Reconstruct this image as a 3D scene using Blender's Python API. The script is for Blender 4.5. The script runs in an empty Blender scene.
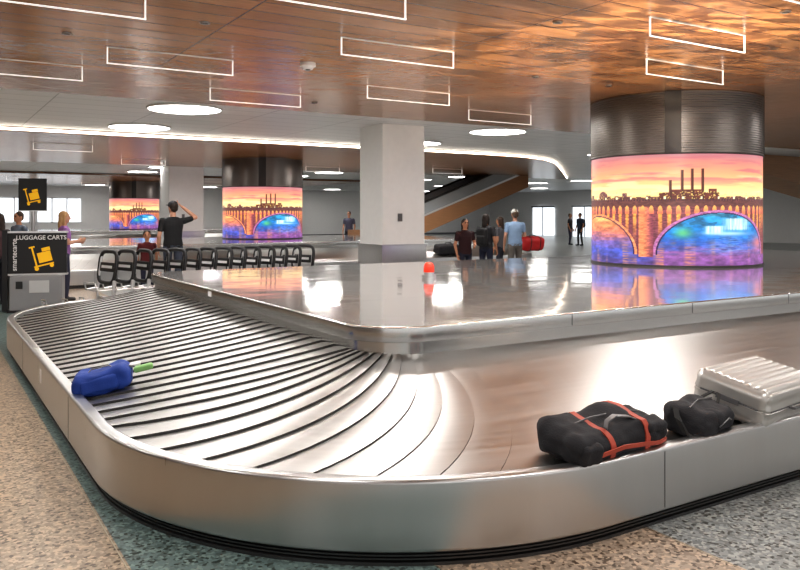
import bpy, bmesh, math, random
import numpy as np
from mathutils import Vector, Matrix, noise, Euler
from mathutils.bvhtree import BVHTree
random.seed(4)
scn = bpy.context.scene
col = scn.collection
try:
    scn.view_settings.view_transform = 'Standard'
    scn.view_settings.exposure = 0.0
    scn.view_settings.look = 'Medium High Contrast'
except Exception: pass

def lin(c):
    return tuple(((x/12.92) if x <= 0.04045 else ((x+0.055)/1.055)**2.4) for x in c)
def rgb(r, g, b): return lin((r/255, g/255, b/255))

# ---------------------------------------------------------------- materials
def mat(name, c, rough=0.5, metal=0.0, emit=None, es=0.0, spec=0.5, bump=0.0, bscale=40, var=0.0, vscale=8, stretch=(1,1,1), coat=0.0):
    m = bpy.data.materials.new(name); m.use_nodes = True
    nt = m.node_tree; b = nt.nodes['Principled BSDF']
    b.inputs['Base Color'].default_value = (*c, 1)
    b.inputs['Roughness'].default_value = rough
    b.inputs['Metallic'].default_value = metal
    b.inputs['Specular IOR Level'].default_value = spec
    b.inputs['Coat Weight'].default_value = coat
    if emit is not None:
        b.inputs['Emission Color'].default_value = (*emit, 1)
        b.inputs['Emission Strength'].default_value = es
    tc = nt.nodes.new('ShaderNodeTexCoord'); mp = nt.nodes.new('ShaderNodeMapping')
    mp.inputs['Scale'].default_value = stretch
    nt.links.new(tc.outputs['Object'], mp.inputs['Vector'])
    nz = nt.nodes.new('ShaderNodeTexNoise'); nz.inputs['Scale'].default_value = vscale
    nz.inputs['Detail'].default_value = 4
    nt.links.new(mp.outputs['Vector'], nz.inputs['Vector'])
    mx = nt.nodes.new('ShaderNodeMix'); mx.data_type = 'RGBA'
    v = max(var, 0.04)
    mx.inputs['A'].default_value = (*[x*(1-v) for x in c], 1)
    mx.inputs['B'].default_value = (*[min(1, x*(1+v)) for x in c], 1)
    nt.links.new(nz.outputs['Fac'], mx.inputs['Factor'])
    nt.links.new(mx.outputs['Result'], b.inputs['Base Color'])
    if bump > 0:
        n2 = nt.nodes.new('ShaderNodeTexNoise'); n2.inputs['Scale'].default_value = bscale
        nt.links.new(mp.outputs['Vector'], n2.inputs['Vector'])
        bp = nt.nodes.new('ShaderNodeBump'); bp.inputs['Strength'].default_value = bump
        bp.inputs['Distance'].default_value = 0.01
        nt.links.new(n2.outputs['Fac'], bp.inputs['Height'])
        nt.links.new(bp.outputs['Normal'], b.inputs['Normal'])
    return m

def steel_uv(name, c, r0, r1, sc, bstr=0.0, cv=0.08):
    """brushed steel driven by UV (u along, v across)"""
    m = bpy.data.materials.new(name); m.use_nodes = True
    nt = m.node_tree; b = nt.nodes['Principled BSDF']; L = nt.links
    b.inputs['Metallic'].default_value = 1
    tc = nt.nodes.new('ShaderNodeTexCoord'); mp = nt.nodes.new('ShaderNodeMapping')
    mp.inputs['Scale'].default_value = (sc[0], sc[1], 1)
    L.new(tc.outputs['UV'], mp.inputs['Vector'])
    nz = nt.nodes.new('ShaderNodeTexNoise'); nz.inputs['Scale'].default_value = 1
    nz.inputs['Detail'].default_value = 5; nz.inputs['Roughness'].default_value = 0.65
    L.new(mp.outputs['Vector'], nz.inputs['Vector'])
    mr = nt.nodes.new('ShaderNodeMapRange')
    mr.inputs['From Min'].default_value = .3; mr.inputs['From Max'].default_value = .7
    mr.inputs['To Min'].default_value = r0; mr.inputs['To Max'].default_value = r1
    L.new(nz.outputs['Fac'], mr.inputs['Value']); L.new(mr.outputs['Result'], b.inputs['Roughness'])
    mx = nt.nodes.new('ShaderNodeMix'); mx.data_type = 'RGBA'
    mx.inputs['A'].default_value = (*[x*(1-cv) for x in c], 1)
    mx.inputs['B'].default_value = (*[min(1, x*(1+cv)) for x in c], 1)
    L.new(nz.outputs['Fac'], mx.inputs['Factor']); L.new(mx.outputs['Result'], b.inputs['Base Color'])
    return m

def wood_mat(name, c1, c2, bw=2.4, rh=0.3):
    m = bpy.data.materials.new(name); m.use_nodes = True
    nt = m.node_tree; b = nt.nodes['Principled BSDF']; L = nt.links
    tc = nt.nodes.new('ShaderNodeTexCoord')
    br = nt.nodes.new('ShaderNodeTexBrick'); br.offset = 0.0
    br.inputs['Scale'].default_value = 1; br.inputs['Brick Width'].default_value = bw
    br.inputs['Row Height'].default_value = rh; br.inputs['Mortar Size'].default_value = 0.008
    br.inputs['Mortar Smooth'].default_value = 0.2
    br.inputs['Color1'].default_value = (*c1, 1); br.inputs['Color2'].default_value = (*c2, 1)
    br.inputs['Mortar'].default_value = (c1[0]*.3, c1[1]*.25, c1[2]*.25, 1)
    L.new(tc.outputs['Object'], br.inputs['Vector'])
    mp = nt.nodes.new('ShaderNodeMapping'); mp.inputs['Scale'].default_value = (1.2, 22, 1)
    L.new(tc.outputs['Object'], mp.inputs['Vector'])
    nz = nt.nodes.new('ShaderNodeTexNoise'); nz.inputs['Scale'].default_value = 1.5; nz.inputs['Detail'].default_value = 6
    L.new(mp.outputs['Vector'], nz.inputs['Vector'])
    mr = nt.nodes.new('ShaderNodeMapRange'); mr.inputs['To Min'].default_value = .72; mr.inputs['To Max'].default_value = 1.3
    L.new(nz.outputs['Fac'], mr.inputs['Value'])
    mul = nt.nodes.new('ShaderNodeVectorMath'); mul.operation = 'SCALE'
    L.new(br.outputs['Color'], mul.inputs[0]); L.new(mr.outputs['Result'], mul.inputs['Scale'])
    L.new(mul.outputs['Vector'], b.inputs['Base Color'])
    b.inputs['Roughness'].default_value = .20
    b.inputs['Specular IOR Level'].default_value = 1.0
    n2 = nt.nodes.new('ShaderNodeTexNoise'); n2.inputs['Scale'].default_value = 2.6; n2.inputs['Detail'].default_value = 3; n2.inputs['Distortion'].default_value = 1.2
    L.new(tc.outputs['Object'], n2.inputs['Vector'])
    b2 = nt.nodes.new('ShaderNodeBump'); b2.inputs['Strength'].default_value = .35; b2.inputs['Distance'].default_value = .02
    L.new(n2.outputs['Fac'], b2.inputs['Height'])
    bp = nt.nodes.new('ShaderNodeBump'); bp.inputs['Strength'].default_value = .15; bp.inputs['Distance'].default_value = .01
    L.new(br.outputs['Fac'], bp.inputs['Height']); bp.invert = True
    L.new(b2.outputs['Normal'], bp.inputs['Normal'])
    L.new(bp.outputs['Normal'], b.inputs['Normal'])
    return m

def terrazzo():
    m = bpy.data.materials.new('terrazzo'); m.use_nodes = True
    nt = m.node_tree; b = nt.nodes['Principled BSDF']; L = nt.links
    tc = nt.nodes.new('ShaderNodeTexCoord')
    sep = nt.nodes.new('ShaderNodeSeparateXYZ'); L.new(tc.outputs['Object'], sep.inputs[0])
    mr = nt.nodes.new('ShaderNodeMapRange'); mr.inputs['From Min'].default_value = 0; mr.inputs['From Max'].default_value = 4
    L.new(sep.outputs['X'], mr.inputs['Value'])
    cr = nt.nodes.new('ShaderNodeValToRGB'); cr.color_ramp.interpolation = 'CONSTANT'
    e = cr.color_ramp.elements
    e[0].position = 0; e[0].color = (*rgb(168, 150, 128), 1)
    e[1].position = .2; e[1].color = (*rgb(116, 136, 134), 1)
    a = e.new(.5); a.color = (*rgb(176, 158, 140), 1)
    a = e.new(.79); a.color = (*rgb(150, 154, 153), 1)
    L.new(mr.outputs['Result'], cr.inputs['Fac'])
    vo = nt.nodes.new('ShaderNodeTexVoronoi'); vo.inputs['Scale'].default_value = 58
    L.new(tc.outputs['Object'], vo.inputs['Vector'])
    s2 = nt.nodes.new('ShaderNodeSeparateColor'); L.new(vo.outputs['Color'], s2.inputs[0])
    r2 = nt.nodes.new('ShaderNodeValToRGB'); e = r2.color_ramp.elements
    r2.color_ramp.interpolation = 'CONSTANT'
    e[0].position = 0; e[0].color = (.30, .28, .26, 1)
    e[1].position = .14; e[1].color = (.72, .71, .70, 1)
    a = e.new(.42); a.color = (1, 1, 1, 1)
    a = e.new(.78); a.color = (1.40, 1.37, 1.32, 1)
    L.new(s2.outputs[0], r2.inputs['Fac'])
    mul = nt.nodes.new('ShaderNodeMix'); mul.data_type = 'RGBA'; mul.blend_type = 'MULTIPLY'
    mul.inputs['Factor'].default_value = 1
    L.new(cr.outputs['Color'], mul.inputs['A']); L.new(r2.outputs['Color'], mul.inputs['B'])
    L.new(mul.outputs['Result'], b.inputs['Base Color'])
    b.inputs['Roughness'].default_value = .28
    return m

def tile_ceiling_mat():
    m = bpy.data.materials.new('ceiling_tile'); m.use_nodes = True
    nt = m.node_tree; b = nt.nodes['Principled BSDF']; L = nt.links
    tc = nt.nodes.new('ShaderNodeTexCoord')
    br = nt.nodes.new('ShaderNodeTexBrick'); br.offset = 0
    br.inputs['Scale'].default_value = 1; br.inputs['Brick Width'].default_value = 1.8
    br.inputs['Row Height'].default_value = .6; br.inputs['Mortar Size'].default_value = .012
    br.inputs['Color1'].default_value = (.78, .78, .78, 1); br.inputs['Color2'].default_value = (.74, .745, .75, 1)
    br.inputs['Mortar'].default_value = (.45, .45, .45, 1)
    L.new(tc.outputs['Object'], br.inputs['Vector']); L.new(br.outputs['Color'], b.inputs['Base Color'])
    b.inputs['Roughness'].default_value = .4
    return m

M = {}
M['rim'] = steel_uv('brushed_steel_rim', (.56, .56, .56), .27, .33, (9, .6), 0, .05)
M['skirt'] = steel_uv('steel_skirt', (.64, .64, .63), .18, .22, (3, 20), 0, .04)
M['belt'] = steel_uv('belt_steel', (.46, .455, .445), .30, .42, (.8, 30), 0, .16)
M['gap'] = mat('plate_edge_shade', (.09, .088, .085), .5, .8)  # dark plate edge, with the shadow gap between plates put into its colour
M['base'] = mat('black_vent', (.09, .09, .092), .35, .7)
M['wood'] = wood_mat('wood_ceiling', rgb(168, 120, 80), rgb(150, 105, 68))
M['terr'] = terrazzo(); M['tile'] = tile_ceiling_mat()
M['white'] = mat('white_paint', (.82, .81, .80), .55)
M['wallg'] = mat('wall_paint', (.82, .81, .80), .6)
M['ssteel'] = mat('stainless', (.62, .62, .62), .28, 1.0)
M['black'] = mat('black_plastic', (.018, .018, .02), .45)
M['rubber'] = mat('rubber', (.02, .02, .02), .7)
M['chrome'] = mat('cart_tube', (.78, .78, .79), .3, .9)
M['yellow'] = mat('sign_yellow', rgb(250, 190, 30), .5, emit=rgb(250, 190, 30), es=.25)
M['signw'] = mat('sign_white', (.85, .85, .85), .5)
M['led'] = mat('lamp_white', (1, 1, 1), .5, emit=(1, .97, .93), es=16)
M['cove'] = mat('cove_led', (1, 1, 1), .5, emit=(1, .90, .76), es=6)
M['bar'] = mat('bar_led', (.9, .9, .9), .5, emit=(1, .96, .90), es=.7)
M['brass'] = mat('divider', (.5, .45, .35), .35, 1.0)
M['darkwood'] = mat('brown_panel', rgb(165, 122, 86), .45, stretch=(1, 1, 14), vscale=2, var=.25)
M['dgray'] = mat('dark_gray_panel', (.12, .12, .125), .4)
M['balus'] = mat('balustrade_glass', (.30, .32, .33), .15, .2)
M['kiosk'] = mat('kiosk_gray', (.32, .32, .33), .45)

# ---------------------------------------------------------------- mesh builder
class MB:
    def __init__(s): s.v = []; s.f = []; s.m = []
    def add(s, vs, fs, m=0):
        o = len(s.v); s.v += [tuple(x) for x in vs]
        for f in fs: s.f.append(tuple(i+o for i in f)); s.m.append(m)
    def box(s, c, sz, m=0, rot=None):
        hx, hy, hz = [x/2 for x in sz]
        vs = [Vector((x, y, z)) for x in (-hx, hx) for y in (-hy, hy) for z in (-hz, hz)]
        if rot is not None: vs = [rot @ x for x in vs]
        c = Vector(c); vs = [x+c for x in vs]
        s.add(vs, [(0, 1, 3, 2), (4, 6, 7, 5), (0, 4, 5, 1), (2, 3, 7, 6), (0, 2, 6, 4), (1, 5, 7, 3)], m)
    def rbox(s, c, half, r, m=0, n=8, rot=None, fn=None):
        c = Vector(c); cache = {}; vs = []; fs = []
        def gv(p):
            k = tuple(round(x, 5) for x in p)
            if k in cache: return cache[k]
            P = Vector([p[i]*half[i] for i in range(3)])
            q = Vector([max(-(half[i]-r), min(half[i]-r, P[i])) for i in range(3)])
            d = P-q
            if d.length > 1e-7: P = q+d.normalized()*r; nn = d.normalized()
            else: nn = Vector((0, 0, 1))
            if fn: P = fn(P, nn)
            if rot is not None: P = rot @ P
            cache[k] = len(vs); vs.append(P+c); return cache[k]
        g = [-math.cos(math.pi*i/n)*.35 + (-1+2*i/n)*.65 for i in range(n+1)]
        for ax in range(3):
            for sg in (-1, 1):
                for i in range(n):
                    for j in range(n):
                        q = []
                        for (a, b) in ((i, j), (i+1, j), (i+1, j+1), (i, j+1)):
                            p = [0, 0, 0]; p[ax] = sg; p[(ax+1) % 3] = g[a]; p[(ax+2) % 3] = g[b]
                            q.append(gv(p))
                        if sg < 0: q.reverse()
                        fs.append(q)
        s.add(vs, fs, m)
    def tube(s, pts, r, m=0, n=8, closed=False, flat=None):
        pts = [Vector(p) for p in pts]; N = len(pts); vs = []; fs = []
        up = Vector((0, 0, 1)); prev = None
        for i, p in enumerate(pts):
            if closed: t = (pts[(i+1) % N]-pts[i-1])
            else: t = pts[min(i+1, N-1)]-pts[max(i-1, 0)]
            t.normalize()
            if prev is None:
                a = up if abs(t.dot(up)) < .9 else Vector((1, 0, 0))
                x = t.cross(a).normalized()
            else:
                x = (prev - t*prev.dot(t)).normalized()
            prev = x; y = t.cross(x)
            rr = r[i] if isinstance(r, (list, tuple)) else r
            ry = rr*(flat if flat else 1)
            for k in range(n):
                a = 2*math.pi*k/n; vs.append(p+x*math.cos(a)*rr+y*math.sin(a)*ry)
        R = N if closed else N-1
        for i in range(R):
            for k in range(n):
                a = i*n+k; b = i*n+(k+1) % n; j = ((i+1) % N)*n
                fs.append((a, b, j+(k+1) % n, j+k))
        if not closed:
            fs.append(tuple(range(n-1, -1, -1))); fs.append(tuple((N-1)*n+k for k in range(n)))
        s.add(vs, fs, m)
    def ribbon(s, pts, w, th, m=0, closed=True, wd=(1, 0, 0)):
        pts = [Vector(p) for p in pts]; N = len(pts); wd = Vector(wd); vs = []; fs = []
        for i, p in enumerate(pts):
            t = (pts[(i+1) % N]-pts[i-1]) if closed else pts[min(i+1, N-1)]-pts[max(i-1, 0)]
            nrm = t.cross(wd).normalized()
            vs += [p-wd*w/2, p+wd*w/2, p+wd*w/2+nrm*th, p-wd*w/2+nrm*th]
        for i in range(N if closed else N-1):
            a = i*4; b = ((i+1) % N)*4
            for k in range(4): fs.append((a+k, a+(k+1) % 4, b+(k+1) % 4, b+k))
        s.add(vs, fs, m)
    def capsule(s, p1, p2, r1, r2, m=0, n=14):
        p1 = Vector(p1); p2 = Vector(p2); t = (p2-p1).normalized()
        pts = []; rs = []
        for k in range(6):
            a = math.pi/2*(1-k/5); pts.append(p1-t*r1*math.sin(a)); rs.append(max(r1*math.cos(a), 1e-4))
        for k in range(6):
            a = math.pi/2*k/5; pts.append(p2+t*r2*math.sin(a)); rs.append(max(r2*math.cos(a), 1e-4))
        s.tube(pts, rs, m, n)
    def ell(s, c, rad, m=0, rot=None, n=16):
        vs = []; fs = []; c = Vector(c)
        for i in range(n+1):
            th = math.pi*i/n
            for j in range(n):
                a = 2*math.pi*j/n
                p = Vector((rad[0]*math.sin(th)*math.cos(a), rad[1]*math.sin(th)*math.sin(a), rad[2]*math.cos(th)))
                if rot is not None: p = rot @ p
                vs.append(c+p)
        for i in range(n):
            for j in range(n):
                fs.append((i*n+j, (i+1)*n+j, (i+1)*n+(j+1) % n, i*n+(j+1) % n))
        s.add(vs, fs, m)
    def loft(s, rings, m=0, n=20):
        vs = []; fs = []
        for (cx, cy, cz, rx, ry) in rings:
            for k in range(n):
                a = 2*math.pi*k/n
                vs.append((cx+rx*math.cos(a), cy+ry*math.sin(a), cz))
        for i in range(len(rings)-1):
            for k in range(n):
                fs.append((i*n+k, i*n+(k+1) % n, (i+1)*n+(k+1) % n, (i+1)*n+k))
        fs.append(tuple(range(n-1, -1, -1))); fs.append(tuple((len(rings)-1)*n+k for k in range(n)))
        s.add(vs, fs, m)
    def cyl(s, c, r, h, m=0, n=32, r2=None):
        c = Vector(c); s.loft([(c.x, c.y, c.z-h/2, r, r), (c.x, c.y, c.z+h/2, r2 or r, r2 or r)], m, n)
    def mesh(s, name, mats):
        me = bpy.data.meshes.new(name); me.from_pydata(s.v, [], s.f)
        for x in mats: me.materials.append(x)
        me.polygons.foreach_set('material_index', s.m)
        me.polygons.foreach_set('use_smooth', [True]*len(s.f))
        me.update()
        try: me.set_sharp_from_angle(angle=math.radians(38))
        except Exception: pass
        return me
    def build(s, name, mats, loc=(0, 0, 0), rz=0, parent=None, rot=None):
        ob = bpy.data.objects.new(name, s.mesh(name, mats)); col.objects.link(ob)
        ob.location = loc; ob.rotation_euler = rot if rot else (0, 0, rz)
        if parent: ob.parent = parent
        return ob
def empty(name, loc=(0, 0, 0), rz=0):
    e = bpy.data.objects.new(name, None); e.empty_display_size = .2; col.objects.link(e)
    e.location = loc; e.rotation_euler = (0, 0, rz); return e

# ---------------------------------------------------------------- camera
FPX = 775; YH = 215; CH = 1.60
cam = bpy.data.cameras.new('camera'); co = bpy.data.objects.new('camera', cam); col.objects.link(co)
ANG = math.atan2(.527, .85)
co.location = (0, 0, CH); co.rotation_euler = (math.pi/2, 0, -ANG)
cam.sensor_width = 36; cam.lens = FPX/800*36; cam.shift_y = -(285-YH)/800
cam.clip_end = 300
scn.camera = co
CS, SN = math.cos(ANG), math.sin(ANG)
def at_v(px, v, z=0):
    k = (px-400)/FPX
    u = (SN*v + k*CS*v)/(CS-k*SN)
    return (u, v, z)

# ---------------------------------------------------------------- carousel
U0, U1, V0, V1, R = .85, 17.0, 2.68, 11.9, 2.05
LU = U1-U0-2*R; LV = V1-V0-2*R; AL = math.pi/2*1.25
TOT = 2*LU+2*LV+4*AL
def path(s, d):
    s = s % TOT; r = R-d
    segs = [('L', LU), ('A', AL), ('L', LV), ('A', AL), ('L', LU), ('A', AL), ('L', LV), ('A', AL)]
    data = [((U0+R, V0), (1, 0)), ((U1-R, V0+R), -90), ((U1, V0+R), (0, 1)), ((U1-R, V1-R), 0),
            ((U1-R, V1), (-1, 0)), ((U0+R, V1-R), 90), ((U0, V1-R), (0, -1)), ((U0+R, V0+R), 180)]
    for (k, l), dt in zip(segs, data):
        if s <= l+1e-9:
            if k == 'L':
                (x, y), (dx, dy) = dt
                nx, ny = -dy, dx
                return x+dx*s+nx*d, y+dy*s+ny*d
            (cx, cy), a0 = dt
            a = math.radians(a0+90*s/l)
            return cx+r*math.cos(a), cy+r*math.sin(a)
        s -= l
    return path(0, d)
def sweep(name, prof, mt, sharp=38):
    ss = []
    for l0, l, k in ((0, LU, 30), (LU, AL, 40), (LU+AL, LV, 16), (LU+AL+LV, AL, 40), (LU+2*AL+LV, LU, 30),
                     (2*LU+2*AL+LV, AL, 40), (2*LU+3*AL+LV, LV, 16), (2*LU+3*AL+2*LV, AL, 40)):
        ss += [l0+l*i/k for i in range(k)]
    vs = []; fs = []; P = len(prof); N = len(ss)
    pl = [0]
    for i in range(1, P): pl.append(pl[-1]+math.hypot(prof[i][0]-prof[i-1][0], prof[i][1]-prof[i-1][1]))
    for s_ in ss:
        for (d, z) in prof:
            x, y = path(s_, d); vs.append((x, y, z))
    for i in range(N):
        for j in range(P-1):
            a = i*P+j; b = ((i+1) % N)*P+j
            fs.append((a, b, b+1, a+1))
    me = bpy.data.meshes.new(name); me.from_pydata(vs, [], fs); me.materials.append(mt)
    uv = me.uv_layers.new(name='UVMap')
    ci = 0
    for i in range(N):
        s0 = ss[i]; s1 = ss[i+1] if i+1 < N else TOT
        for j in range(P-1):
            for (su, pv) in ((s0, pl[j]), (s1, pl[j]), (s1, pl[j+1]), (s0, pl[j+1])):
                uv.data[ci].uv = (su, pv); ci += 1
    me.polygons.foreach_set('use_smooth', [True]*len(fs)); me.update()
    try: me.set_sharp_from_angle(angle=math.radians(sharp))
    except Exception: pass
    return me
ZD = .86
def belt_z(d): return .345+(.665-.345)*((d-.09)/(1.66-.09))
def belt_mesh():
    me = bpy.data.meshes.new('belt')
    NP = round(TOT/.20); pitch = TOT/NP; NT = 20; NS = 7
    vs = []; fs = []; uvs = []; mi = []
    def pos(s_, t, h):
        d = .085+t*(1.665-.085)
        bow = .16*(4*t*(1-t))*.5+.62*t
        x, y = path(s_+bow, d)
        return (x, y, belt_z(d)+h)
    def kf(s_):
        sf = s_ if s_ < TOT/2 else s_-TOT
        front = 1/(1+math.exp(-(sf+AL*.55)/.30))
        return 1-.90*front*(1 if s_ < LU or s_ > TOT-AL*1.8 else 0)
    for p in range(NP):
        k0 = kf(pitch*p); k1 = kf(pitch*(p+1) % TOT)
        base = len(vs)
        for i in range(NS+1):
            ph = i/NS; k = k0+(k1-k0)*ph
            h = .017*ph+.006*4*ph*(1-ph)
            for j in range(NT+1): vs.append(pos(pitch*(p+ph), j/NT, h*k))
        for i in range(NS):
            for j in range(NT):
                a = base+i*(NT+1)+j; b = a+NT+1
                fs.append((a, b, b+1, a+1)); mi.append(0)
                s0 = pitch*(p+i/NS); s1 = pitch*(p+(i+1)/NS)
                uvs += [(s0, j/NT*1.6), (s1, j/NT*1.6), (s1, (j+1)/NT*1.6), (s0, (j+1)/NT*1.6)]
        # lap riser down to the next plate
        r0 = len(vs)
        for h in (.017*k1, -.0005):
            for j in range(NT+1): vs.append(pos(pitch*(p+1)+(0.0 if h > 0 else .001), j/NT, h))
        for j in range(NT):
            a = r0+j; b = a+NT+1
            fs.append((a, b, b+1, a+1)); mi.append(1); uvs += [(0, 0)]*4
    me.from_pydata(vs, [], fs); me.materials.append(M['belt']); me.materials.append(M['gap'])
    uv = me.uv_layers.new(name='UVMap')
    uv.data.foreach_set('uv', np.array(uvs, dtype=np.float32).ravel())
    me.polygons.foreach_set('material_index', mi)
    me.polygons.foreach_set('use_smooth', [True]*len(fs)); me.update()
    return me
def deck_mat():
    m = bpy.data.materials.new('polished_deck'); m.use_nodes = True
    nt = m.node_tree; b = nt.nodes['Principled BSDF']; L = nt.links
    b.inputs['Metallic'].default_value = .75
    tc = nt.nodes.new('ShaderNodeTexCoord')
    nz = nt.nodes.new('ShaderNodeTexNoise'); nz.inputs['Scale'].default_value = 1.1; nz.inputs['Detail'].default_value = 2
    L.new(tc.outputs['Object'], nz.inputs['Vector'])
    br = nt.nodes.new('ShaderNodeTexBrick'); br.offset = 0
    br.inputs['Scale'].default_value = 1; br.inputs['Brick Width'].default_value = 2.4
    br.inputs['Row Height'].default_value = 1.95; br.inputs['Mortar Size'].default_value = .006
    br.inputs['Color1'].default_value = (.80, .79, .78, 1); br.inputs['Color2'].default_value = (.76, .76, .75, 1)
    br.inputs['Mortar'].default_value = (.2, .2, .2, 1)
    L.new(tc.outputs['Object'], br.inputs['Vector']); L.new(br.outputs['Color'], b.inputs['Base Color'])
    bp = nt.nodes.new('ShaderNodeBump'); bp.inputs['Strength'].default_value = .3; bp.inputs['Distance'].default_value = .02
    L.new(nz.outputs['Fac'], bp.inputs['Height']); L.new(bp.outputs['Normal'], b.inputs['Normal'])
    b.inputs['Roughness'].default_value = .07
    return m
M['deck'] = deck_mat()
def arcp(cx, cz, r, a0, a1, n):
    return [(cx+r*math.cos(math.radians(a0+(a1-a0)*i/n)), cz+r*math.sin(math.radians(a0+(a1-a0)*i/n))) for i in range(n+1)]
rim_prof = [(.03, .072), (.006, .075)]+arcp(.012, .088, .012, 200, 180, 2)+[(0, .2), (0, .30)]+arcp(.018, .382, .018, 180, 90, 6)+[(.04, .40)]+arcp(.068, .385, .015, 90, 0, 5)+[(.083, .32)]
rim_me = sweep('bumper_rim', rim_prof, M['rim'], 50)
vent_prof = [(.02, .085), (.035, .085)]
z = .082
while z > .02:
    vent_prof += [(.035, z), (.035, z-.008), (.055, z-.009), (.055, z-.014)]; z -= .016
vent_prof += [(.03, .016), (.03, 0)]
vent_me = sweep('vent_base', vent_prof, M['base'])
skirt_me = sweep('inner_skirt', [(1.66, .64), (1.66, .765)], M['skirt'])
lip_me = sweep('deck_lip', [(1.67, .755), (1.63, .755)]+arcp(1.626, .761, .006, 270, 180, 3)+arcp(1.632, ZD-.012, .012, 180, 90, 4), M['skirt'], 60)
belt_me = belt_mesh()
dk = MB(); ring = []
for i in range(400):
    x, y = path(TOT*i/400, 1.632); ring.append((x, y, ZD))
dk.add(ring, [tuple(range(400))], 0)
deck_me = dk.mesh('deck_top', [M['deck']])
sm = MB()
for u in (3.27, 6.5, 9.8, 13.0): sm.box((u, V0-.0012, .235), (.004, .002, .29), 0)
for v in (5.6, 8.3): sm.box((U0-.0012, v, .235), (.002, .004, .29), 0)
sm.box((U0-.002, 7.0, .27), (.003, .07, .11), 1)
sm.box((U0+1.619, 7.6, .81), (.003, .10, .05), 1)
for i in range(9): sm.box((4.2+i*1.4, V0+1.6185, .81), (.004, .003, .09), 0)
seam_me = sm.mesh('seams', [M['dgray'], M['signw']])

CARV = [0.0, 15.3, 34.4]
for k, dv in enumerate(CARV):
    e = empty('baggage_carousel' if k == 0 else 'baggage_carousel.%03d' % k, (0, dv, 0))
    for nm, me in (('bumper_rim', rim_me), ('vent_base', vent_me), ('inner_skirt', skirt_me), ('deck_lip', lip_me),
                   ('slat_belt', belt_me), ('deck_top', deck_me), ('panel_seams', seam_me)):
        o = bpy.data.objects.new(nm, me); col.objects.link(o); o.parent = e

# ---------------------------------------------------------------- room
ZC = 3.35
rm = MB(); rm.add([(-14, -7, 0), (42, -7, 0), (42, 53, 0), (-14, 53, 0)], [(0, 1, 2, 3)]); rm.build('floor', [M['terr']])
def slab(name, poly, z0, z1, mts):
    b = MB(); n = len(poly)
    vs = [(x, y, z0) for x, y in poly]+[(x, y, z1) for x, y in poly]
    b.add(vs, [tuple(range(n-1, -1, -1)), tuple(range(n, 2*n))]+[(i, (i+1) % n, n+(i+1) % n, n+i) for i in range(n)])
    return b.build(name, mts)
slab('ceiling', [(-14, 11), (42, 11), (42, 53), (-14, 53)], ZC+.1, ZC+.3, [M['tile']])
slab('ceiling_wood', [(-14, -7), (30, -7), (30, 12), (-14, 12)], ZC, ZC+.098, [M['wood']])
curve = [(14.0, 18), (15.6, 18.15), (17.0, 18.7), (18.4, 19.7), (19.8, 21.0), (22.5, 23.6), (27, 28)]
slab('ceiling_wood.001', [(-14, 18)]+curve+[(-14, 28)], ZC, ZC+.098, [M['wood']])
slab('ceiling_wood.002', [(-14, 36), (20, 36), (20, 47), (-14, 47)], ZC, ZC+.098, [M['wood']])
cv = MB()
pts = [(-14, 18)]+curve
for a, b in zip(pts[:-1], pts[1:]):
    d = Vector((b[0]-a[0], b[1]-a[1], 0)).normalized(); n = Vector((d.y, -d.x, 0))*.02
    A = Vector((a[0], a[1], 0))+n; B = Vector((b[0], b[1], 0))+n
    up = Vector((0, 0, 1))
    cv.add([A+up*(ZC+.02), B+up*(ZC+.02), B+up*(ZC+.075), A+up*(ZC+.075)], [(0, 1, 2, 3)])
cv.build('cove_light', [M['cove']])
def wall(name, a, b, z0, z1, th, m):
    w = MB(); A = Vector((*a, 0)); B = Vector((*b, 0)); d = (B-A); L = d.length
    rot = Matrix.Rotation(math.atan2(d.y, d.x), 3, 'Z')
    w.box((A+B)/2+Vector((0, 0, (z0+z1)/2)), (L, th, z1-z0), 0, rot); return w.build(name, [m])
wall('wall_back', (-14, 53), (42, 53), 0, ZC+.3, .2, M['wallg'])
wall('wall_right', (42, -7), (42, 53), 0, ZC+.3, .2, M['wallg'])
wall('wall_left', (-14, -7), (-14, 53), 0, ZC+.3, .2, M['wallg'])
wall('baseboard_back', (-14, 52.88), (42, 52.88), 0, .15, .04, M['dgray'])
tr = MB()
for x in (.8, 2.0, 3.16): tr.box((x, 5, .0005), (.006, 24, .001))
tr.build('trim_1', [M['brass']])
M['glass'] = mat('window_glow', (.8, .85, .9), .2, emit=(.9, .95, 1), es=1.1)
for i, u in enumerate((-1.5, 1.5, 4.5, 7.5)):
    w = MB(); w.box((u, 52.86, 1.9), (2.6, .04, 1.5), 0)
    for k in range(4): w.box((u-1.3+k*.866, 52.83, 1.9), (.07, .06, 1.6), 1)
    w.box((u, 52.83, 2.68), (2.7, .06, .08), 1); w.box((u, 52.83, 1.12), (2.7, .06, .08), 1)
    w.build('window_%d' % (i+1), [M['glass'], M['white']])
for i, v in enumerate((37, 41.5, 46)):
    w = MB(); w.box((41.80, v, 1.1), (.05, 2.4, 2.2), 0); w.box((41.76, v, 1.1), (.05, .05, 2.2), 1)
    w.box((41.77, v, 2.25), (.08, 2.6, .1), 1)
    w.build('door_%d' % (i+1), [M['glass'], M['dgray']])

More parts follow.
